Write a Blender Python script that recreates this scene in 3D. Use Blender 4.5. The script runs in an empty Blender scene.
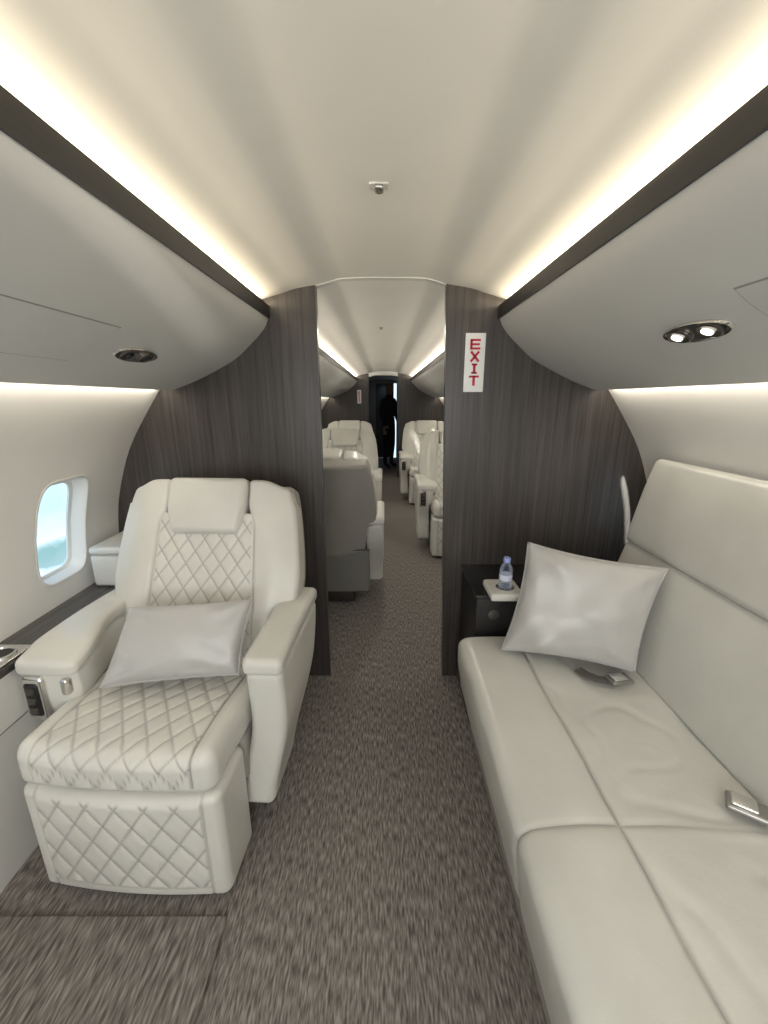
import bpy, bmesh, math, random
from mathutils import Vector, Matrix, noise
random.seed(4)
C=bpy.context.scene.collection
S=bpy.context.scene
PI=math.pi
# ------------------------------------------------------------------ materials
def newmat(name,col,rough=.5,metal=0,spec=None,coat=0):
    m=bpy.data.materials.new(name); m.use_nodes=True
    b=m.node_tree.nodes['Principled BSDF']
    b.inputs['Base Color'].default_value=(*col,1); b.inputs['Roughness'].default_value=rough
    b.inputs['Metallic'].default_value=metal
    if coat: b.inputs['Coat Weight'].default_value=coat; b.inputs['Coat Roughness'].default_value=.15
    return m
def nodes(m): return m.node_tree.nodes, m.node_tree.links, m.node_tree.nodes['Principled BSDF']
def mapping(m,scale,rot=(0,0,0)):
    n,l,b=nodes(m)
    tc=n.new('ShaderNodeTexCoord'); mp=n.new('ShaderNodeMapping')
    mp.inputs['Scale'].default_value=scale; mp.inputs['Rotation'].default_value=rot
    l.new(tc.outputs['Object'],mp.inputs['Vector']); return mp
def ramp(m,stops):
    n,l,b=nodes(m); r=n.new('ShaderNodeValToRGB'); e=r.color_ramp.elements
    while len(e)<len(stops): e.new(.5)
    for i,(p,c) in enumerate(stops): e[i].position=p; e[i].color=(*c,1)
    return r
def bump(m,src,strength,dist):
    n,l,b=nodes(m); bp=n.new('ShaderNodeBump'); bp.inputs['Strength'].default_value=strength
    bp.inputs['Distance'].default_value=dist; l.new(src,bp.inputs['Height']); l.new(bp.outputs['Normal'],b.inputs['Normal'])
def leather(name,col,rough=.42,quilt=False,crease=6.0):
    m=newmat(name,col,rough); n,l,b=nodes(m)
    mp=mapping(m,(1,1,1)); t=n.new('ShaderNodeTexNoise'); t.inputs['Scale'].default_value=5; t.inputs['Detail'].default_value=3
    l.new(mp.outputs[0],t.inputs['Vector'])
    r=ramp(m,[(.3,tuple(c*.94 for c in col)),(.7,tuple(min(1,c*1.04) for c in col))]); l.new(t.outputs['Fac'],r.inputs[0])
    if quilt:
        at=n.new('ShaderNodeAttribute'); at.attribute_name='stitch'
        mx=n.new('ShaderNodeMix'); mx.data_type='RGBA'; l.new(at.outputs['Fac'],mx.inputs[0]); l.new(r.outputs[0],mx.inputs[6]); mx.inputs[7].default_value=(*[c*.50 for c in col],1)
        l.new(mx.outputs[2],b.inputs['Base Color'])
    else: l.new(r.outputs[0],b.inputs['Base Color'])
    v=n.new('ShaderNodeTexVoronoi'); v.inputs['Scale'].default_value=420; l.new(mp.outputs[0],v.inputs['Vector'])
    t2=n.new('ShaderNodeTexNoise'); t2.inputs['Scale'].default_value=9; t2.inputs['Detail'].default_value=4; t2.inputs['Distortion'].default_value=.8; l.new(mp.outputs[0],t2.inputs['Vector'])
    ad=n.new('ShaderNodeMath'); ad.operation='MULTIPLY_ADD'; ad.inputs[1].default_value=crease; l.new(t2.outputs['Fac'],ad.inputs[0]); l.new(v.outputs['Distance'],ad.inputs[2])
    bump(m,ad.outputs[0],.14,.001); return m
def paint(name,col,rough=.6):
    m=newmat(name,col,rough); n,l,b=nodes(m); mp=mapping(m,(1,1,1)); t=n.new('ShaderNodeTexNoise'); t.inputs['Scale'].default_value=3
    l.new(mp.outputs[0],t.inputs['Vector'])
    r=ramp(m,[(.3,tuple(c*.97 for c in col)),(.7,tuple(min(1,c*1.02) for c in col))]); l.new(t.outputs['Fac'],r.inputs[0]); l.new(r.outputs[0],b.inputs['Base Color']); return m
def wood(name,scale,c0,c1,rough=.38):
    m=newmat(name,c0,rough); n,l,b=nodes(m); mp=mapping(m,scale)
    t=n.new('ShaderNodeTexNoise'); t.inputs['Scale'].default_value=1; t.inputs['Detail'].default_value=8; t.inputs['Roughness'].default_value=.72; t.inputs['Distortion'].default_value=.25
    l.new(mp.outputs[0],t.inputs['Vector'])
    r=ramp(m,[(.32,c0),(.50,tuple(a*.55+b_*.45 for a,b_ in zip(c0,c1))),(.72,c1)]); l.new(t.outputs['Fac'],r.inputs[0]); l.new(r.outputs[0],b.inputs['Base Color'])
    bump(m,t.outputs['Fac'],.12,.001); return m
def carpet(name,scale,rot,cols,bs=.35):
    m=newmat(name,cols[1],.95); n,l,b=nodes(m); mp=mapping(m,scale,rot)
    t=n.new('ShaderNodeTexNoise'); t.inputs['Scale'].default_value=1; t.inputs['Detail'].default_value=2; t.inputs['Roughness'].default_value=.45
    l.new(mp.outputs[0],t.inputs['Vector'])
    r=ramp(m,[(.30,cols[0]),(.5,cols[1]),(.70,cols[2])]); l.new(t.outputs['Fac'],r.inputs[0]); l.new(r.outputs[0],b.inputs['Base Color'])
    b.inputs['Specular IOR Level'].default_value=.1
    bump(m,t.outputs['Fac'],bs,.003); return m
def emis(name,col,s):
    m=newmat(name,col,.5); b=m.node_tree.nodes['Principled BSDF']
    b.inputs['Emission Color'].default_value=(*col,1); b.inputs['Emission Strength'].default_value=s; return m
M={}
LC=(.65,.635,.585)
M['leather']=leather('cream_leather',LC,.34)
M['quilt']=leather('quilted_cream_leather',LC,.34,True,3.0)
M['leather2']=leather('cream_leather_divan',(.585,.582,.54),.28,True,16.0)
M['shaded']=leather('shaded_leather',(.36,.34,.305),.5)  # cream leather with shade put into its colour, for the seat backs
M['shaded2']=leather('dark_shaded_leather',(.20,.19,.17),.5)  # darker copy of the shaded leather, for the rear skirt
M['white']=paint('headliner',(.74,.725,.69))
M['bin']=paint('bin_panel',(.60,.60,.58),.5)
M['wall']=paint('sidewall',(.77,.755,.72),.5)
M['wood']=wood('charcoal_wood',(80,80,1.4),(.020,.0165,.0155),(.092,.078,.071),.34)
M['woodY']=wood('charcoal_wood_long',(70,2.2,70),(.006,.0055,.0055),(.022,.020,.0195),.4)
M['ledge']=wood('grey_wood_ledge',(95,1.5,95),(.030,.028,.028),(.13,.12,.118),.22)
M['carpet']=carpet('brown_carpet',(190,30,1),(0,0,.03),((.092,.081,.073),(.188,.169,.152),(.315,.286,.26)))
M['mat']=carpet('mat_carpet',(150,20,1),(0,0,-.75),((.085,.075,.067),(.180,.161,.145),(.31,.281,.255)),.7)
M['chrome']=newmat('chrome',(.75,.74,.72),.18,1)
M['darkmetal']=newmat('dark_metal',(.12,.11,.10),.35,.8)
M['greymetal']=newmat('grey_metal',(.35,.34,.32),.3,.8)
M['black']=newmat('black_plastic',(.012,.012,.012),.35)
M['blackgloss']=newmat('black_lacquer',(.014,.013,.013),.2)
M['pwhite']=newmat('white_plastic',(.86,.86,.84),.4)
M['red']=newmat('red_letter',(.60,.01,.04),.5)
M['strap']=newmat('strap_webbing',(.10,.092,.080),.8)
M['seam']=newmat('seam_line',(.30,.295,.28),.8)  # grey for door gaps and panel joints
M['cloth']=newmat('black_cloth',(.010,.010,.013),.9)
M['skin']=newmat('skin',(.25,.15,.11),.6)
M['lamp']=emis('lamp_glow',(1,.93,.8),3)
fm=newmat('silk_grey',(.47,.46,.445),.42,.08); n,l,b=nodes(fm); b.inputs['Sheen Weight'].default_value=.35
mp=mapping(fm,(1,1,1)); wv=n.new('ShaderNodeTexNoise'); wv.inputs['Scale'].default_value=240; wv.inputs['Detail'].default_value=2; l.new(mp.outputs[0],wv.inputs['Vector'])
w2=n.new('ShaderNodeTexNoise'); w2.inputs['Scale'].default_value=7; w2.inputs['Detail'].default_value=3; w2.inputs['Distortion'].default_value=.5; l.new(mp.outputs[0],w2.inputs['Vector'])
ad=n.new('ShaderNodeMath'); ad.operation='MULTIPLY_ADD'; ad.inputs[1].default_value=6; l.new(w2.outputs['Fac'],ad.inputs[0]); l.new(wv.outputs['Fac'],ad.inputs[2]); bump(fm,ad.outputs[0],.35,.0016)
M['silk']=fm
g=bpy.data.materials.new('window_glass'); g.use_nodes=True; n=g.node_tree.nodes; l=g.node_tree.links; n.clear()
o=n.new('ShaderNodeOutputMaterial'); mx=n.new('ShaderNodeMixShader'); tr=n.new('ShaderNodeBsdfTransparent'); gl=n.new('ShaderNodeBsdfGlossy')
tr.inputs[0].default_value=(.92,.98,1,1); gl.inputs['Roughness'].default_value=.05; mx.inputs[0].default_value=.07
l.new(tr.outputs[0],mx.inputs[1]); l.new(gl.outputs[0],mx.inputs[2]); l.new(mx.outputs[0],o.inputs[0]); M['glass']=g
bg=bpy.data.materials.new('clear_bottle'); bg.use_nodes=True; n=bg.node_tree.nodes; l=bg.node_tree.links; n.clear()
o=n.new('ShaderNodeOutputMaterial'); mx=n.new('ShaderNodeMixShader'); tr=n.new('ShaderNodeBsdfTransparent'); gl=n.new('ShaderNodeBsdfPrincipled'); fr=n.new('ShaderNodeLayerWeight'); fr.inputs[0].default_value=.5
tr.inputs[0].default_value=(.88,.92,.98,1); gl.inputs['Roughness'].default_value=.1; gl.inputs['Base Color'].default_value=(.55,.60,.72,1)
l.new(fr.outputs['Facing'],mx.inputs[0]); l.new(tr.outputs[0],mx.inputs[1]); l.new(gl.outputs[0],mx.inputs[2]); l.new(mx.outputs[0],o.inputs[0])
M['bottle']=bg; M['blabel']=newmat('bottle_label',(.70,.74,.86),.4); M['bcap']=newmat('bottle_cap',(.30,.36,.70),.4)
# ------------------------------------------------------------------ helpers
def finish(me,sharp=40):
    for p in me.polygons: p.use_smooth=True
    try: me.set_sharp_from_angle(angle=math.radians(sharp))
    except Exception: pass
def obj(name,bm,m,parent=None,kind=None,sharp=40):
    bmesh.ops.recalc_face_normals(bm,faces=bm.faces[:])
    me=bpy.data.meshes.new(name); bm.to_mesh(me); bm.free(); finish(me,sharp)
    o=bpy.data.objects.new(name,me); C.objects.link(o)
    if isinstance(m,(list,tuple)):
        for q in m: me.materials.append(q)
    else: me.materials.append(m)
    if parent: o.parent=parent
    if kind: o['kind']=kind
    return o
def tag(o,label,cat,group=None):
    o['label']=label; o['category']=cat
    if group: o['group']=group
    return o
def thing(name,label,cat,loc=(0,0,0),rz=0,group=None):
    o=bpy.data.objects.new(name,None); C.objects.link(o); o.location=loc; o.rotation_euler=(0,0,rz); o.empty_display_size=.1
    return tag(o,label,cat,group)
def copy_tree(o,parent=None):
    c=o.copy(); C.objects.link(c)
    if parent: c.parent=parent
    for ch in list(o.children): copy_tree(ch,c)
    return c
def axis(h,r,seg,k):
    c=max(h-r,1e-5); out=[-c-r*math.tan(PI/4*(k-i)/k) for i in range(k)]
    n=max(1,int(round(2*c/seg))); out+=[-c+2*c*i/n for i in range(n+1)]
    out+=[c+r*math.tan(PI/4*(i+1)/k) for i in range(k)]; return out
def rbox_bm(dims,r,seg=.05,k=4,f=None,bm=None,square_y=0):
    bm=bm or bmesh.new(); h=[d/2 for d in dims]; r=min(r,min(h)*.999)
    A=[axis(h[i],r,seg if not isinstance(seg,(list,tuple)) else seg[i],k) for i in range(3)]
    vd={}; lay=bm.verts.layers.float.get('stitch') or bm.verts.layers.float.new('stitch')
    def V(p):
        key=(round(p[0],6),round(p[1],6),round(p[2],6))
        if key in vd: return vd[key]
        q=Vector([max(-(h[i]-r),min(h[i]-r,p[i])) for i in range(3)]); d=Vector(p)-q; nn=d.normalized(); P=q+nn*r; st=0
        if square_y and nn.y*square_y>0:
            Lr=math.hypot(nn.x,nn.z)
            if Lr>1e-6:
                s=min(1,Lr/.7071)/Lr; P=q+Vector((nn.x*s*r,0,nn.z*s*r))
            else: P=q.copy()
            P.y=q.y+square_y*r*min(1,abs(nn.y)/.7071)
        if f:
            P=f(P,nn)
            if isinstance(P,tuple): P,st=P
            P=Vector(P)
        v=bm.verts.new(P); v[lay]=st; vd[key]=v; return v
    for a in range(3):
        b,c=(a+1)%3,(a+2)%3
        for s in (-1,1):
            for i in range(len(A[b])-1):
                for j in range(len(A[c])-1):
                    qs=[]
                    for (ii,jj) in ((i,j),(i+1,j),(i+1,j+1),(i,j+1)):
                        p=[0,0,0]; p[a]=s*h[a]; p[b]=A[b][ii]; p[c]=A[c][jj]; qs.append(V(p))
                    if s<0: qs.reverse()
                    try: bm.faces.new(qs)
                    except ValueError: pass
    return bm
def rb(lo,hi,r,seg=.06,k=3,f=None,bm=None,square_y=0):
    c=[(a+b)/2 for a,b in zip(lo,hi)]; d=[b-a for a,b in zip(lo,hi)]
    def g(p,n):
        q=Vector(p)+Vector(c); return f(q,n) if f else q
    return rbox_bm(d,r,seg,k,g,bm,square_y)
def extrude(pts,y0,y1,bm=None,ny=1):
    bm=bm or bmesh.new(); rings=[[bm.verts.new((x,y0+(y1-y0)*j/ny,z)) for x,z in pts] for j in range(ny+1)]
    n=len(pts)
    for j in range(ny):
        for i in range(n): bm.faces.new((rings[j][i],rings[j][(i+1)%n],rings[j+1][(i+1)%n],rings[j+1][i]))
    bm.faces.new(rings[0]); bm.faces.new(rings[-1]); return bm
def catmull(P,n=5):
    out=[]
    for i in range(len(P)-1):
        p0=P[max(0,i-1)]; p1=P[i]; p2=P[i+1]; p3=P[min(len(P)-1,i+2)]
        for k in range(n):
            t=k/n; out.append(tuple(.5*((2*b)+(-a+c)*t+(2*a-5*b+4*c-d)*t*t+(-a+3*b-3*c+d)*t**3) for a,b,c,d in zip(p0,p1,p2,p3)))
    out.append(P[-1]); return out
def interp(P,t):
    for a,b in zip(P,P[1:]):
        if a[0]<=t<=b[0]: return a[1]+(b[1]-a[1])*(t-a[0])/(b[0]-a[0])
    return P[0][1] if t<P[0][0] else P[-1][1]
def lathe(prof,n=24,bm=None,c=(0,0,0)):
    bm=bm or bmesh.new(); R=[]
    for r,z in prof:
        R.append([bm.verts.new((c[0]+r*math.cos(2*PI*i/n),c[1]+r*math.sin(2*PI*i/n),c[2]+z)) for i in range(n)])
    for a,b in zip(R,R[1:]):
        for i in range(n): bm.faces.new((a[i],a[(i+1)%n],b[(i+1)%n],b[i]))
    bm.faces.new(R[0]); bm.faces.new(R[-1]); return bm
def tube(pts,r,n=6,bm=None,flat=1):
    bm=bm or bmesh.new(); R=[]
    pts=[Vector(p) for p in pts]
    for i,p in enumerate(pts):
        d=(pts[min(i+1,len(pts)-1)]-pts[max(i-1,0)]).normalized(); up=Vector((0,0,1)) if abs(d.z)<.95 else Vector((1,0,0))
        s=d.cross(up).normalized(); u=s.cross(d)
        R.append([bm.verts.new(p+s*r*math.cos(2*PI*k/n)+u*r*flat*math.sin(2*PI*k/n)) for k in range(n)])
    for a,b in zip(R,R[1:]):
        for k in range(n): bm.faces.new((a[k],a[(k+1)%n],b[(k+1)%n],b[k]))
    bm.faces.new(R[0]); bm.faces.new(R[-1]); return bm
def sm(a,b,x):
    t=max(0,min(1,(x-a)/(b-a))); return t*t*(3-2*t)
# ------------------------------------------------------------------ cabin section
YA,YP,YQ,YB=-1.3,1.83,1.87,7.5
WALL=[(-.03,1.11),(0,1.12),(.3,1.2),(.55,1.24),(.7,1.247),(.84,1.236),(.98,1.205),(1.17,1.13),(1.34,1.02),(1.46,.93)]
WC=[(x,z) for z,x in catmull(WALL,4)]
WI=[(z,x) for x,z in WC]
def wallx(z): return interp(WI,z)
CEIL=[(0,1.856),(.10,1.855),(.17,1.852),(.21,1.843),(.26,1.829),(.31,1.821),(.36,1.812),(.41,1.797),(.46,1.783),(.56,1.752),(.66,1.70),(.80,1.62),(.93,1.50),(.97,1.45)]
CC=catmull(CEIL,4)
BIN=[(.4725,1.705),(.488,1.672),(.518,1.637),(.558,1.60),(.62,1.548),(.715,1.497),(.80,1.458),(.87,1.432),(.905,1.420)]
BC=catmull(BIN,4)
def bellyz(x): return interp(BC,x)
YEND=10.2
obj('floor',extrude([(-1.16,-.03),(1.16,-.03),(1.16,0),(-1.16,0)],YA,YEND),M['carpet'],kind='structure')
top=[(-x,z) for x,z in reversed(CC)]+[(x,z) for x,z in CC[1:]]
outer=[(x*1.02,z+.035) for x,z in reversed(top)]
obj('ceiling',extrude(top+outer,YA,YEND),M['white'],kind='structure')
# windows
WY=[1.487,.73,-.03]+[2.45,3.2,3.95,4.7,5.45,6.2,6.95]
def se(t,a,b,e=5): 
    c,s=math.cos(t),math.sin(t); return (math.copysign(abs(c)**(2/e),c)*a, math.copysign(abs(s)**(2/e),s)*b)
for side,nm in ((-1,'left'),(1,'right')):
    inner=[(side*x,z) for x,z in WC]; out_=[(side*(x+.03),z+.002) for x,z in reversed(WC)]
    w=obj('wall_'+nm,extrude(inner+out_,YA,YEND),M['wall'],kind='structure')
    cb=bmesh.new()
    for wy in WY:
        r0=[];r1=[]
        for i in range(40):
            a,b_=se(2*PI*i/40,.122,.195); r0.append(cb.verts.new((side*1.0,wy+a,.9025+b_))); r1.append(cb.verts.new((side*1.5,wy+a,.9025+b_)))
        for i in range(40): cb.faces.new((r0[i],r0[(i+1)%40],r1[(i+1)%40],r1[i]))
        cb.faces.new(r0); cb.faces.new(r1)
    cut=obj('cutter',cb,M['wall'])
    mod=w.modifiers.new('b','BOOLEAN'); mod.object=cut; mod.operation='DIFFERENCE'; mod.solver='EXACT'
    dg=bpy.context.evaluated_depsgraph_get(); me=bpy.data.meshes.new_from_object(w.evaluated_get(dg)); w.modifiers.clear(); w.data=me; finish(me,35)
    bpy.data.objects.remove(cut)
wn=0
for side in (-1,1):
    for wy in WY:
        wn+=1
        bm=bmesh.new(); R=[]
        for off,dep in ((.008,-.001),(.006,-.003),(.000,-.003),(-.004,.003),(-.010,.05),(-.022,.055),(-.022,.062),(-.002,.062)):
            ring=[]
            for i in range(44):
                a,b_=se(2*PI*i/44,.122+off,.195+off); z=.9025+b_; ring.append(bm.verts.new((side*(wallx(z)+dep),wy+a,z)))
            R.append(ring)
        for a,b_ in zip(R,R[1:]):
            for i in range(44): bm.faces.new((a[i],a[(i+1)%44],b_[(i+1)%44],b_[i]))
        f=obj('window_%d'%wn,bm,M['wall'],kind='structure')
        bm=bmesh.new(); vs=[]
        for i in range(44):
            a,b_=se(2*PI*i/44,.122-.02,.195-.02); z=.9025+b_; vs.append(bm.verts.new((side*(wallx(z)+.056),wy+a,z)))
        bm.faces.new(vs); obj('pane',bm,M['glass'],f)
obj('wall_rear',extrude([(-1.28,-.02),(1.28,-.02),(1.28,1.0),(1.0,1.6),(0,1.9),(-1.0,1.6),(-1.28,1.0)],YA-.04,YA),M['wall'],kind='structure')
def partition(side,name,y0,y1,xt,xb):
    pts=[(side*xb,0.0)]
    cz=interp(CC,xt); pts.append((side*xt,cz+.004))
    pts+=[(side*x,z+.004) for x,z in CC if x>xt+.01]
    pts+=[(side*(x+.006),z) for x,z in reversed(WC) if 0<=z<1.44]
    return obj(name,extrude(pts,y0,y1),M['wood'],kind='structure',sharp=30)
partition(-1,'wall_partition_left',YP,YQ,.276,.28)
partition(1,'wall_partition_right',YP,YQ,.25,.302)
partition(-1,'wall_partition_far_left',YB,YB+.04,.27,.27)
partition(1,'wall_partition_far_right',YB,YB+.04,.24,.24)
def header(y0,y1,xa,xb,d,name,mt):
    xs=[xa+(xb-xa)*i/16 for i in range(17)]
    lo=[(x,interp(CC,abs(x))-d) for x in xs]; hi=[(x,interp(CC,abs(x))+.005) for x in reversed(xs)]
    obj(name,extrude(lo+hi,y0,y1),mt,kind='structure')
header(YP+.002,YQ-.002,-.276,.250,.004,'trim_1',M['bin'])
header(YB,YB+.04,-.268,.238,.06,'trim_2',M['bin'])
for nm,a,b_ in (('wall_end_left',-1.28,-.20),('wall_end_right',.30,1.28)):
    obj(nm,extrude([(a,0),(b_,0),(b_,1.9 if abs(b_)<.5 else 1.4),(a,1.9 if abs(a)<.5 else 1.4)],YEND,YEND+.04),M['wood'],kind='structure')
obj('wall_end_top',extrude([(-.20,1.76),(.30,1.76),(.30,1.95),(-.20,1.95)],YEND,YEND+.04),M['wood'],kind='structure')
d1=obj('door_1',rb((-.20,YEND+.005,0),(.235,YEND+.035,1.76),.003,.3,2),M['woodY'],kind='structure')
# ------------------------------------------------------------------ overhead bins
for side,sn in ((-1,'left'),(1,'right')):
    for (y0,y1,wh) in ((YA,YP-.001,'near'),(YQ+.001,YB-.001,'far')):
        lab={('left','near'):'near left overhead panel with curved off white underside and dark trim above the armchair',
             ('right','near'):'near right overhead panel with curved off white underside above the long sofa',
             ('left','far'):'far left overhead panel seen through the opening beyond the bulkhead',
             ('right','far'):'far right overhead panel seen through the opening beyond the exit sign'}[(sn,wh)]
        t=thing('overhead_bin',lab,'overhead bin',(side*.7,y0,1.42),0,'overhead panels along the cabin')
        pts=[(side*x-side*.7,z-1.42) for x,z in BC]+[(side*(x-.7),z-1.42) for x,z in ((.915,1.424),(.926,1.502),(.80,1.619),(.66,1.650),(.60,1.655),(.52,1.68),(.483,1.70))]
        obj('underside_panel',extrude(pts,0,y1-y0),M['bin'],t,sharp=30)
        pts=[(side*(x-.7),z-1.42) for x,z in ((.4665,1.700),(.4805,1.703),(.4805,1.750),(.4665,1.750))]
        obj('trim_strip',extrude(pts,0,y1-y0),M['woodY'],t)
def on_bin(side,x,y,off=.0):
    z=bellyz(x); s=(bellyz(x+.01)-bellyz(x-.01))/.02
    nn=Vector((side*s*1.0,0,-1.0)).normalized()
    return Vector((side*x,y,z))+nn*off
def bin_patch(side,x0,x1,y0,y1,off,o0=.0002):
    bm=bmesh.new(); n=6
    top=[];bot=[]
    for i in range(n+1):
        x=x0+(x1-x0)*i/n
        top.append([bm.verts.new(on_bin(side,x,y,o0)) for y in (y0,y1)]); bot.append([bm.verts.new(on_bin(side,x,y,off)) for y in (y0,y1)])
    for i in range(n):
        bm.faces.new((bot[i][0],bot[i+1][0],bot[i+1][1],bot[i][1])); bm.faces.new((top[i][0],top[i][1],top[i+1][1],top[i+1][0]))
        for k in (0,1): bm.faces.new((bot[i][k],bot[i+1][k],top[i+1][k],top[i][k]))
    for i in (0,n): bm.faces.new((bot[i][0],bot[i][1],top[i][1],top[i][0]))
    return bm
for side,x0,x1,y0,y1,lab in ((-1,.625,.765,.70,1.05,'flush rectangular access door in the left overhead panel above the armchair'),(1,.60,.745,.42,.775,'flush rectangular access door in the right overhead panel above the sofa')):
    t=thing('access_door',lab,'access door',tuple(on_bin(side,(x0+x1)/2,(y0+y1)/2)),0,'access doors in the overhead panels')
    a=obj('door_gap',bin_patch(side,x0-.0025,x1+.0025,y0-.0025,y1+.0025,.0008),M['seam'],t)
    b_=obj('door_panel',bin_patch(side,x0,x1,y0,y1,.0016,.0009),M['bin'],t)
    for q in (a,b_): q.data.transform(Matrix.Translation(-t.location))
def reading_light(side,x,y,lab,glow):
    t=thing('reading_light',lab,'reading light',tuple(on_bin(side,x,y)),0,'reading lights in the overhead panels')
    s=(bellyz(x+.02)-bellyz(x-.02))/.04
    tx=Vector((side,0,s)).normalized(); ny=Vector((0,1,0)); nn=tx.cross(ny); 
    if nn.z>0: nn=-nn
    def P(u,v,w): return ny*u+tx*v+nn*w
    def disc(a,b_,prof,c=0):
        bm=bmesh.new(); R=[]
        for sc,w in prof: R.append([bm.verts.new(P(c+a*sc*math.cos(2*PI*i/36),b_*sc*math.sin(2*PI*i/36),w)) for i in range(36)])
        for p,q in zip(R,R[1:]):
            for i in range(36): bm.faces.new((p[i],p[(i+1)%36],q[(i+1)%36],q[i]))
        bm.faces.new(R[-1]); bm.faces.new(R[0]); return bm
    obj('plate',disc(.098,.032,((1,.0),(1.0,.003),(.96,.006),(.9,.006),(.86,.0035))),M['chrome'],t)
    for i,c in enumerate((-.045,.045)):
        q=obj('lamp',disc(.030,.024,((1,0.004),(1,.008),(.85,.010),(.75,.008)),c),M['darkmetal'],t)
        obj('lens',disc(.013,.011,((1,.006),(1,.0105),(.6,.0125)),c+.006),M['lamp'] if glow else M['black'],q)
reading_light(-1,.70,1.235,'oval pair of unlit reading lights in the left overhead panel above the armchair',False)
reading_light(1,.665,.945,'oval pair of lit reading lights in the right overhead panel above the sofa',True)
for i,(x,y,lab) in enumerate(((-.012,1.105,'small metal sensor fitting in the middle of the near ceiling'),(-.02,3.0,'tiny sensor fitting in the ceiling beyond the bulkhead'))):
    t=thing('ceiling_sensor',lab,'sensor',(x,y,1.856),0,'sensors along the ceiling')
    obj('plate',rb((-.022,-.015,-.004),(.022,.015,.0),.0015,.02),M['bin'],t)
    obj('cover',rb((-.011,-.018,-.014),(.011,.014,-.003),.005,.02),M['greymetal'],t)
    obj('lens',lathe([(.004,-.017),(.006,-.013)],12),M['darkmetal'],t)
# ------------------------------------------------------------------ side ledges
def ledge(side,y0,y1,lab):
    t=thing('side_ledge',lab,'side ledge',(side*1.1,y0,0),0,'ledges along the cabin walls')
    L=y1-y0
    def q(x,z): return (side*(x-1.1),z)
    obj('top_board',extrude([q(1.110,.60),q(1.110,.622),q(wallx(.62)-.001,.622),q(wallx(.60)-.001,.60)],0,L),M['ledge'],t)
    obj('front_panel',extrude([q(1.112,0),q(1.115,.60),q(1.125,.60),q(1.119,0)],0,L),M['wall'],t)
    obj('panel_joint',extrude([q(1.112,.44),q(1.112,.444),q(1.118,.444),q(1.118,.44)],0,L),M['seam'],t)
    obj('metal_edge',extrude([q(1.107,.604),q(1.107,.618),q(1.1105,.618),q(1.1105,.604)],0,L),M['darkmetal'],t)
ledge(-1,YA,YP-.002,'dark wood side ledge over a white panel under the oval left window')
ledge(1,YA,YP-.002,'dark wood side ledge hidden behind the long sofa')
ledge(-1,YQ+.002,YB-.002,'far dark wood side ledge on the left beyond the bulkhead')
ledge(1,YQ+.002,YB-.002,'far dark wood side ledge on the right beyond the bulkhead')
t=thing('storage_box','cream box on the dark ledge in the corner behind the armchair','storage box',(-1.13,1.70,.623))
obj('body',rb((-.085,-.125,0),(.055,.12,.140),.018,.05,4),M['leather'],t)
obj('lid',rb((-.082,-.128,.142),(.058,.122,.175),.014,.05,4),M['leather'],t)
t=thing('cup_holder','chrome cup holder plate set in the dark ledge beside the armchair','cup holder',(-1.172,1.05,.623))
obj('plate',rb((-.053,-.12,0),(.053,.10,.006),.003,.03),M['chrome'],t)
for y in (-.055,.045):
    r=obj('cup_ring',lathe([(.040,.004),(.040,.012),(.034,.012),(.030,.007)],28,c=(0,y,0)),M['chrome'],t)
    obj('well',lathe([(.030,.0065),(.029,.0085),(.001,.0085)],24,c=(0,y,0)),M['black'],r)
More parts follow.
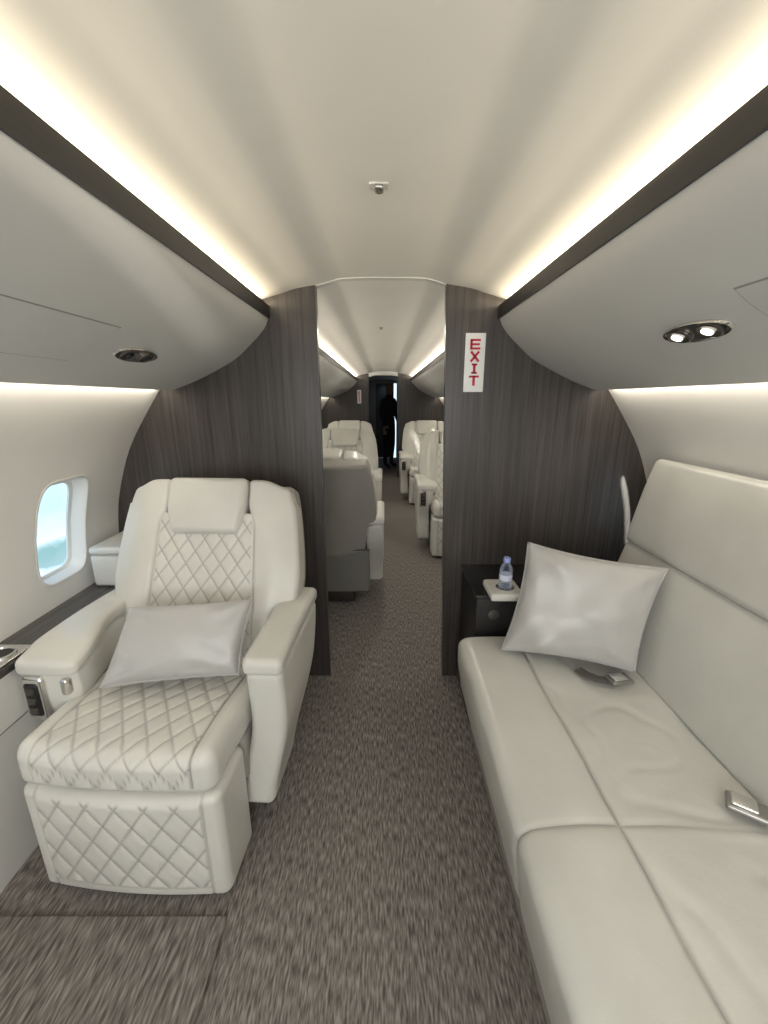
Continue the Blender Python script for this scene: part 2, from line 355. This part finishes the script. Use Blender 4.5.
# ------------------------------------------------------------------ quilted swivel seat
def puff(x,s,W,H):
    a=x/W+s/H; b_=x/W-s/H
    v=min(abs(math.sin(PI*a)),abs(math.sin(PI*b_)))
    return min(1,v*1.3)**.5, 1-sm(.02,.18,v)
LEAN=math.radians(23)
def backP(x,d,h):
    return Vector((x,.13+d*math.cos(LEAN)+h*math.sin(LEAN),.432-d*math.sin(LEAN)+h*math.cos(LEAN)))
BW=[(-.12,.27),(0,.28),(.14,.30),(.22,.340),(.29,.357),(.37,.356),(.46,.348),(.56,.335),(.64,.320),(.70,.302)]
BWc=catmull(BW,4)
def bw(h): return interp(BWc,h)
def make_seat(label):
    t=thing('lounge_seat',label,'armchair',(0,0,0),0,'quilted cream leather armchairs')
    G=.0042
    def f(p,n):
        q=p.copy(); ed=1-sm(.224,.230,abs(p.x)); w=ed*max(0,-n.y)*sm(.060,.075,p.z)*(1-sm(.352,.364,p.z))
        pv,st=puff(p.x,p.z,.080,.114)
        q.y-=w*.0050*pv
        gr=math.exp(-((abs(p.x)-.229)/.003)**2)*max(0,-n.y); q.y+=.004*gr
        q.y-=.022*max(0,-n.y)*(1-(p.x/.3)**2)
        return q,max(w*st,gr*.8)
    obj('leg_rest',rb((-.276,-.348,.02),(.276,-.17,.379),.024,(G,.05,G),5,f),M['quilt'],t)
    def f(p,n):
        q=p.copy(); s=p.y+(p.z-.50); ed=(1-sm(.210,.216,abs(p.x)))
        w=ed*max(0,n.z,-n.y)*sm(.390,.410,p.z)
        dirv=Vector((0,n.y,n.z)); dirv=dirv.normalized() if dirv.length>.01 else dirv
        pv,st=puff(p.x,s,.068,.096); gr=math.exp(-((abs(p.x)-.215)/.003)**2)*max(0,n.z,-n.y)
        if n.z>=-.1: q+=dirv*(w*.0048*pv-.005*gr)
        else: w=0; gr=0
        q.z+=.008*sm(.20,.25,abs(p.x))*max(0,n.z)
        q.z-=.03*sm(-.25,.15,p.y)*(1 if n.z>0 else 0)
        q.y-=.018*max(0,-n.y)*(1-(p.x/.3)**2)
        q.x*=1+.03*sm(-.25,.0,p.y)
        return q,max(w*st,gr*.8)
    obj('seat_cushion',rb((-.272,-.350,.380),(.272,.17,.505),.036,(G,G,.02),6,f),M['quilt'],t)
    obj('seat_pan',rb((-.27,-.165,.22),(.27,.2,.379),.02,.08),M['shaded'],t)
    obj('pedestal',rb((-.20,-.14,.0),(.20,.22,.22),.02,.08),M['darkmetal'],t)
    def f(p,n): 
        x=p.x*(bw(p.z)-.006)/.315
        return backP(x,p.y+(.02*(1-(p.x/.33)**2) if n.y>0 else 0),p.z)
    obj('back_shell',rb((-.315,.02,-.10),(.315,.115,.680),.018,.03,4,f),M['shaded'],t)
    obj('rear_skirt',rb((-.30,.10,.09),(.30,.245,.40),.015,.05),M['shaded2'],t)
    obj('rear_trim',rb((-.305,.20,.398),(.305,.255,.412),.005,.05),M['darkmetal'],t)
    def f(p,n):
        w=max(0,-n.y)*(1-sm(.178,.184,abs(p.x))); pv,st=puff(p.x,p.z,.0655,.092)
        return backP(p.x*(1.08-.22*p.z),p.y-w*.0050*pv,p.z),w*st
    obj('quilted_panel',rb((-.190,-.052,0.0),(.190,.05,.56),.007,(G,.03,G),3,f),M['quilt'],t)
    for sd in (-1,1):
        def f(p,n,sd=sd):
            u=p.x/.17; inn=.189*(1.08-.22*p.z)-.001 if p.z<.5 else .189*.97-.001-.028*sm(.5,.60,p.z)
            X=inn+(bw(p.z)-inn)*u
            d=p.y-.005*math.sin(PI*max(0,min(1,u)))*max(0,-n.y)*(1-.5*sm(.5,.7,p.z))
            rd=.026*sm(.35,1.0,u)
            tz=p.z-(.028*sm(.2,1,u)**1.6 if p.z>.6 else 0)
            return backP(sd*X,d+rd,tz)
        obj('side_bolster',rb((0,-.056,0.0),(.17,.05,.69),.018,(.015,.03,.025),5,f),M['leather'],t)
    def f(p,n):
        return backP(p.x*(1-.13*(1-sm(.48,.60,p.z))),p.y-.010*(1-(p.x/.15)**2)*max(0,-n.y)-.010*math.sin(PI*(p.z-.478)/.215)*max(0,-n.y),p.z)
    obj('headrest',rb((-.152,-.074,.478),(.152,.05,.694),.024,.02,6,f),M['leather'],t)
    for sd in (-1,1):
        def flare(q,p,sd):
            if sd<0 and p.x<.34: q.x-=.070*sm(.10,-.12,p.y)*(.34-p.x)/.06*sm(.44,.52,p.z)
            return q
        def f(p,n,sd=sd):
            q=p.copy(); k=1-sm(.10,.45,p.z)
            q.x-=(.055 if sd>0 else .01)*k
            if p.y>.0: q.y-= (p.y)*.75*(1-sm(.10,.60,p.z))
            if p.y<-.08 and sd>0: q.y+=.012*math.sin(max(0,min(1,(p.z-.11)/.5))*PI)
            if p.y<-.08 and sd<0: q.y+=.045*(1-sm(.30,.52,p.z))
            q=flare(q,p,sd); q.x*=sd; return q
        yf=-.155 if sd>0 else -.172
        a=obj('armrest',rb((.286,yf,.11),(.398,.33,.612),.026,(.02,.025,.02),5,f),M['leather'],t)
        def f(p,n,sd=sd):
            q=p.copy(); q.z+=.010*math.sin((p.y+.17)/.51*PI)-(.016*sm(-.08,-.17,p.y) if sd<0 else 0); q=flare(q,Vector((p.x,p.y,.6)),sd); q.x*=sd; return q
        obj('arm_pad',rb((.282,yf-.007,.600),(.402,.34,.657),.022,(.02,.03,.02),5,f),M['leather'],a)
        if sd<0:
            obj('control_panel',rb((-.384,-.186,.440),(-.312,-.155,.590),.026,.02,5),M['chrome'],a)
            obj('switch',rb((-.373,-.192,.456),(-.323,-.165,.574),.018,.02,4),M['black'],a)
            for z in (.482,.515,.548): 
                obj('button',rb((-.361,-.196,z-.010),(-.335,-.188,z+.010),.003,.02,2),M['darkmetal'],a)
            obj('recline_button',rb((-.262,-.184,.530),(-.236,-.155,.585),.010,.02,4),M['chrome'],a)
    return t
seat=make_seat('cream quilted leather armchair in the near left with a grey pillow on it')
seat.location=(-.688,1.2,0); seat.rotation_euler.z=math.radians(-3.2)
for (x,y,rz,lab) in ((-.40,2.85,PI,'armchair with its taupe back towards us just beyond the left bulkhead'),
                     (-.42,4.15,0,'quilted armchair facing us behind the taupe backed armchair on the left'),
                     (-.50,5.75,0,'farthest quilted armchair on the left side of the far cabin'),
                     (.705,3.80,0,'quilted armchair facing us on the right beyond the exit sign bulkhead'),
                     (.62,5.75,0,'farthest quilted armchair on the right side of the far cabin')):
    c=copy_tree(seat); c.location=(x,y,0); c.rotation_euler.z=rz; c['label']=lab
# ------------------------------------------------------------------ pillows
def pillow(name,c,T,label,grp,seed=0,N=56,pinch=.07,fold=.012):
    bl,br,tr_,tl=[Vector(p) for p in c]; cen=(bl+br+tr_+tl)/4
    nrm=((br-bl).cross(tl-bl)).normalized()
    bm=bmesh.new()
    def P(u,v,s):
        uu=u*(1-pinch*(1-v*v)); vv=v*(1-pinch*(1-u*u))
        a=(uu+1)/2; b_=(vv+1)/2
        p=bl*(1-a)*(1-b_)+br*a*(1-b_)+tr_*a*b_+tl*(1-a)*b_
        e=max(0,(1-u*u)*(1-v*v)); th=T*e**.40
        w=noise.noise(Vector((u*1.2+seed,v*1.2,s)))*fold
        for (cx,cy) in ((-1,-1),(1,-1),(1,1),(-1,1)):
            dx,dy=u-cx,v-cy; rr=math.hypot(dx,dy)+.02; an=math.atan2(dy*-cy,dx*-cx)
            w+=fold*.24*math.sin(an*7+seed+cx*2)*math.exp(-((rr-.5)/.35)**2)
        w+=fold*.22*noise.noise(Vector((u*3+v*1.5+seed,v*2-u,s)))
        return p-cen+nrm*s*(th+w*min(1,e*3.5))
    F=[[bm.verts.new(P(-1+2*i/N,-1+2*j/N,1)) for j in range(N+1)] for i in range(N+1)]
    B=[[F[i][j] if i in(0,N) or j in (0,N) else bm.verts.new(P(-1+2*i/N,-1+2*j/N,-1)) for j in range(N+1)] for i in range(N+1)]
    for i in range(N):
        for j in range(N):
            bm.faces.new((F[i][j],F[i+1][j],F[i+1][j+1],F[i][j+1])); bm.faces.new((B[i][j],B[i][j+1],B[i+1][j+1],B[i+1][j]))
    edge=[P(-1+2*i/N,-1,0) for i in range(N+1)]+[P(1,-1+2*i/N,0) for i in range(1,N+1)]+[P(1-2*i/N,1,0) for i in range(1,N+1)]+[P(-1,1-2*i/N,0) for i in range(1,N)]
    edge.append(edge[0])
    t=thing(name,label,'cushion',tuple(cen),0,grp)
    obj('cover',bm,M['silk'],t,sharp=180); obj('edge_seam',tube(edge,.0026,6),M['silk'],t,sharp=180)
    return t
pillow('throw_pillow',[(-.870,1.07,.530),(-.462,1.12,.540),(-.435,1.24,.740),(-.845,1.23,.715)],.068,'low rectangular grey pillow lying on the seat of the near armchair','grey throw pillows',1,pinch=.05,fold=.018)
pillow('throw_pillow',[(.44,1.35,.475),(.865,1.22,.475),(.980,1.31,.82),(.535,1.44,.870)],.088,'large square light grey pillow propped at the far end of the sofa','grey throw pillows',7,pinch=.075,fold=.024)
# ------------------------------------------------------------------ divan
D=thing('divan','long cream leather sofa along the right cabin wall','sofa',(.62,.5,0))
SEAM=.6955
def seamy(x): return SEAM+.012*math.sin((x-.3)/.63*PI)
for (y0,y1,sq) in ((-.62,SEAM,1),(SEAM,1.48,-1)):
    def f(p,n):
        q=p.copy(); q.x-=.014*max(0,-n.x)
        sx_=.532+.004*noise.noise(Vector((p.y*5,2,0)))
        gr=math.exp(-((p.x-sx_)/.005)**2)*max(0,n.z)
        gs=math.exp(-((p.y-SEAM)/.006)**2)
        q.z+=max(0,n.z)*(.010*(1-((p.x-.42)/.12)**2 if abs(p.x-.42)<.12 else 0)-.008*gr-.022*sm(.55,.93,p.x)-.004*gs)
        r=max(0,1-abs(noise.noise(Vector((p.x*5+p.y*2,p.y*7-p.x*3,1))))*5)
        q.z+=(.008*noise.noise(Vector((p.x*5,p.y*4,0)))-.003*r*sm(.5,.6,p.x))*max(0,n.z)
        q.x+=.004*gs*max(0,-n.x)+.004*noise.noise(Vector((p.y*6,p.z*8,4)))*max(0,-n.x)
        if n.x<-.1: q.x+=.020*sm(.38,.22,p.z)
        q.y+=(seamy(p.x)-SEAM)*max(0,1-abs(p.y-SEAM)/.25)
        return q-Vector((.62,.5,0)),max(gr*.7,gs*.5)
    obj('seat_cushion',rb((.312,y0,.205),(.965,y1,.455),.034,(.006,.012,.03),5,f,square_y=sq),M['leather2'],D)
def slab(p0,p1,th,y0,y1,r,name):
    dx,dz=p1[0]-p0[0],p1[1]-p0[1]; Lh=math.hypot(dx,dz); ux,uz=dx/Lh,dz/Lh
    def f(p,n):
        h=p.z; a=p.x-(.008*math.sin(PI*h/Lh)+.005*noise.noise(Vector((p.y*4,h*6,9))))*max(0,-n.x)
        return Vector((p0[0]+ux*h+uz*a-.62,p.y-.5,p0[1]+uz*h-ux*a))
    obj(name,rb((0,y0,0),(th,y1,Lh),r,.025,5,f),M['leather2'],D)
slab((.905,.430),(.995,.826),.10,-.62,1.60,.018,'lower_backrest')
slab((.985,.825),(1.055,1.165),.062,-.62,1.60,.024,'upper_backrest')
obj('base',rb((.372-.62,-.6-.5,0),(1.0-.62,1.47-.5,.21),.01,.2),M['shaded'],D)
def belt(x,y,z,rz,lab,pts):
    t=thing('seat_belt',lab,'seat belt',(x,y,z),rz,'seat belts on the sofa')
    obj('buckle',rb((-.040,-.026,0),(.040,.026,.016),.006,.02,3),M['greymetal'],t)
    obj('flap',rb((-.032,-.020,.0165),(.018,.020,.023),.003,.02,2),M['chrome'],t)
    obj('strap',tube(pts,.020,8,flat=.12),M['strap'],t)
belt(.848,.742,.453,math.radians(-35),'near metal belt buckle on the sofa seat by the backrest',[(.038,0,.008),(.058,-.004,.006)])
belt(.800,1.195,.455,math.radians(10),'far belt buckle peeking from under the large square pillow',[(-.04,0,.008),(-.07,.02,.006),(-.09,.05,.004),(-.10,.08,.004)])
# ------------------------------------------------------------------ console and bottle
t=thing('side_console','black side console between the sofa end and the right bulkhead','console',(.63,1.66,0))
o_=Vector((.63,1.66,0))
def loc(lo,hi): return tuple(Vector(lo)-o_),tuple(Vector(hi)-o_)
a,b_=loc((.376,1.51,0),(.898,1.826,.598)); obj('body',rb(a,b_,.004,.2),M['woodY'],t)
a,b_=loc((.370,1.50,.600),(.905,1.828,.622)); obj('top_board',rb(a,b_,.004,.2),M['blackgloss'],t)
a,b_=loc((.415,1.44,.6235),(.545,1.59,.656)); tr_=obj('cup_tray',rb(a,b_,.012,.04),M['leather'],t)
obj('cup_recess',lathe([(.036,.0),(.036,.003),(.031,.003),(.029,.001)],28,c=(.484-.63,1.505-1.66,.6555)),M['chrome'],tr_)
bm=lathe([(.022,-.006),(.022,.0),(.014,.002)],20); bmesh.ops.rotate(bm,verts=bm.verts[:],cent=(0,0,0),matrix=Matrix.Rotation(PI/2,3,'X'))
bmesh.ops.translate(bm,verts=bm.verts[:],vec=(.45-.63,1.508-1.66,.53)); obj('knob',bm,M['darkmetal'],t)
t=thing('water_bottle','small clear water bottle with a blue cap standing on the cream tray','bottle',(.484,1.505,.6588))
obj('body',lathe([(.021,0),(.025,.004),(.025,.03),(.0235,.042),(.025,.055),(.025,.074),(.021,.088),(.012,.102),(.011,.110)],28),M['bottle'],t)
obj('label_band',lathe([(.0252,.034),(.0255,.036),(.0255,.054),(.0252,.056)],28),M['blabel'],t)
obj('cap',lathe([(.0135,.107),(.0138,.109),(.0138,.123),(.0125,.125)],24),M['bcap'],t)
# ------------------------------------------------------------------ exit signs
def exit_sign(x0,x1,z0,z1,y,lab):
    t=thing('exit_sign',lab,'exit sign',((x0+x1)/2,y,(z0+z1)/2),0,'vertical exit signs')
    w=x1-x0; h=z1-z0
    obj('plate',rb((-w/2,-.004,-h/2),(w/2,0,h/2),.002,.1,2),M['pwhite'],t)
    lw=w*.50; lh=h*.175; st=lh*.20; gap=h*.030; cz=h/2-h*.10-lh/2
    def bar(bm,x,z,sx,sz,rot=0):
        b=bmesh.new(); bmesh.ops.create_cube(b,size=1)
        bmesh.ops.scale(b,verts=b.verts[:],vec=(sx,.002,sz)); bmesh.ops.rotate(b,verts=b.verts[:],cent=(0,0,0),matrix=Matrix.Rotation(rot,3,'Y'))
        bmesh.ops.translate(b,verts=b.verts[:],vec=(x,-.0048,z)); me=bpy.data.meshes.new('x'); b.to_mesh(me); b.free(); bm.from_mesh(me); bpy.data.meshes.remove(me)
    for ch in 'EXIT':
        bm=bmesh.new()
        if ch=='E':
            bar(bm,-lw/2+st/2,cz,st*1.15,lh)
            for k in (-1,0,1): bar(bm,0,cz+k*(lh-st)/2,lw*(1 if k else .85),st)
        if ch=='X':
            a=math.atan2(lw-st,lh); 
            for s in (-1,1): bar(bm,0,cz,st*1.2,math.hypot(lh,lw-st)*.98,s*a)
        if ch=='I':
            bar(bm,0,cz,st*1.3,lh)
            for k in (-1,1): bar(bm,0,cz+k*(lh-st)/2,lw*.55,st)
        if ch=='T':
            bar(bm,0,cz,st*1.3,lh); bar(bm,0,cz+(lh-st)/2,lw,st)
        obj('letter',bm,M['red'],t); cz-=lh+gap
exit_sign(.338,.422,1.413,1.647,YP-.0005,'white vertical exit sign with red letters on the near right bulkhead')
exit_sign(-.47,-.40,1.32,1.55,YB-.0005,'tiny white exit sign on the far left bulkhead')
# ------------------------------------------------------------------ mat
t=obj('floor_mat',rb((-1.09,-1.0,.0005),(-.43,.795,.018),.008,.1,4),M['mat']); tag(t,'ribbed brown carpet mat on the floor in front of the armchair','mat')
# ------------------------------------------------------------------ person far away
J={'pel':(0,0,.93,.13,.10),'bel':(0,0,1.08,.125,.09),'che':(0,0,1.28,.15,.10),'nb':(0,0,1.45,.065,.055),'nk':(0,-.01,1.52,.052,.05),'hd':(0,-.015,1.62,.082,.095),'ht':(0,-.01,1.70,.06,.07)}
E=[('pel','bel'),('bel','che'),('che','nb'),('nb','nk'),('nk','hd'),('hd','ht')]
for s,k in ((-1,'l'),(1,'r')):
    J.update({'hip'+k:(s*.09,0,.88,.085,.09),'kn'+k:(s*.10,-.02,.49,.058,.06),'an'+k:(s*.10,.02,.09,.042,.045),'to'+k:(s*.11,-.13,.035,.04,.03),
      'sh'+k:(s*.17,0,1.40,.06,.06),'el'+k:(s*.23,.02,1.12,.043,.043),'wr'+k:(s*.21,-.10,.90,.03,.03),'ha'+k:(s*.20,-.14,.83,.035,.02)})
    E+=[('pel','hip'+k),('hip'+k,'kn'+k),('kn'+k,'an'+k),('an'+k,'to'+k),('che','sh'+k),('sh'+k,'el'+k),('el'+k,'wr'+k),('wr'+k,'ha'+k)]
names=list(J); me=bpy.data.meshes.new('person'); me.from_pydata([J[n_][:3] for n_ in names],[(names.index(a),names.index(b)) for a,b in E],[])
po=bpy.data.objects.new('person',me); C.objects.link(po)
sk=po.modifiers.new('s','SKIN')
if me.skin_vertices:
    for i,n_ in enumerate(names):
        me.skin_vertices[0].data[i].radius=(J[n_][3],J[n_][4]); me.skin_vertices[0].data[i].use_root=(n_=='pel')
ss=po.modifiers.new('ss','SUBSURF'); ss.levels=2
dg=bpy.context.evaluated_depsgraph_get(); me2=bpy.data.meshes.new_from_object(po.evaluated_get(dg)); po.modifiers.clear(); po.data=me2
me2.materials.clear(); me2.materials.append(M['cloth']); me2.materials.append(M['skin'])
zmin=min(v.co.z for v in me2.vertices)
for p in me2.polygons:
    p.use_smooth=True; c=p.center
    p.material_index=1 if (c.z>1.50 and c.y<.04 and c.z<1.68) or (abs(c.x)>.15 and c.z<.89 and c.z>.7) else 0
po.location=(.10,8.7,-zmin); po.rotation_euler.z=math.radians(50)
tag(po,'person in dark clothing standing in the far doorway at the end of the aisle','person')
# ------------------------------------------------------------------ lights
def area(name,loc,rot,sx,sy,w,col):
    d=bpy.data.lights.new(name,'AREA'); d.shape='RECTANGLE'; d.size=sx; d.size_y=sy; d.energy=w; d.color=col
    o=bpy.data.objects.new(name,d); C.objects.link(o); o.location=loc; o.rotation_euler=rot; return o
WARM=(1,.85,.60)
for side in (-1,1):
    for y0,y1 in ((YA,YP),(YQ,YB)):
        Lg=y1-y0-.06
        area('cove_light',(side*.500,(y0+y1)/2,1.751),(0,math.radians(180-side*78) ,0),.014,Lg,(2.1 if y0<0 else 2.6)*Lg,WARM if y0<0 else (1,.90,.74))
        area('wash_light',(side*.928,(y0+y1)/2,1.432),(0,math.radians(side*-25),0),.02,Lg,1.4*Lg,(1,.90,.74))
area('rear_fill',(0,YA+.05,1.25),(math.radians(90),0,0),1.3,.8,24,(.94,.975,1))  # fill light added before the solid rear wall to brighten the cabin
for y in (3.0,5.0): area('far_fill',(0,y,1.82),(0,0,0),.05,.05,4,(1,.95,.85))  # unseen fill lights added to brighten the far cabin, no fittings there
area('vestibule_lamp',(0,9.6,1.75),(0,0,0),.1,.1,1.2,(.5,.75,1))
d=bpy.data.lights.new('sun','SUN'); d.energy=9; d.angle=math.radians(2); d.color=(1,.93,.82)
o=bpy.data.objects.new('sun',d); C.objects.link(o); o.rotation_euler=Vector((-.355,.92,-.06)).to_track_quat('-Z','Y').to_euler()
W=bpy.data.worlds.new('W'); S.world=W; W.use_nodes=True; n=W.node_tree.nodes; l=W.node_tree.links
bgn=n['Background']; tc=n.new('ShaderNodeTexCoord'); sx=n.new('ShaderNodeSeparateXYZ'); r=n.new('ShaderNodeValToRGB')
l.new(tc.outputs['Generated'],sx.inputs[0])
nz=n.new('ShaderNodeTexNoise'); nz.inputs['Scale'].default_value=12; nz.inputs['Detail'].default_value=5; l.new(tc.outputs['Generated'],nz.inputs['Vector'])
ma=n.new('ShaderNodeMath'); ma.operation='MULTIPLY_ADD'; ma.inputs[1].default_value=.10; l.new(nz.outputs['Fac'],ma.inputs[0]); l.new(sx.outputs['Z'],ma.inputs[2])
mr=n.new('ShaderNodeMapRange'); mr.inputs['From Min'].default_value=-1; mr.inputs['From Max'].default_value=1
l.new(ma.outputs[0],mr.inputs['Value']); l.new(mr.outputs[0],r.inputs[0])
e=r.color_ramp.elements; e[0].position=.30; e[0].color=(.60,.66,.70,1); e[1].position=.9; e[1].color=(.45,.70,1,1)
for p,c in ((.335,(.42,.54,.62)),(.345,(.78,.88,.95)),(.370,(.70,.83,.92)),(.374,(.30,.46,.50)),(.392,(.24,.42,.44)),(.398,(.72,.86,.95)),(.425,(.52,.74,.92)),(.55,(.72,.89,1))): q=e.new(p); q.color=(*c,1)
l.new(r.outputs[0],bgn.inputs[0]); bgn.inputs[1].default_value=1.6
# ------------------------------------------------------------------ camera
cd=bpy.data.cameras.new('camera'); cam=bpy.data.objects.new('camera',cd); C.objects.link(cam); S.camera=cam
cd.sensor_fit='HORIZONTAL'; cd.sensor_width=36; cd.lens=410/768*36; cd.clip_start=.02
cam.location=(0,0,1.38); cam.rotation_euler=(math.radians(90-15.28),0,0)
try: S.view_settings.view_transform='Standard'
except Exception as ex: print(ex)
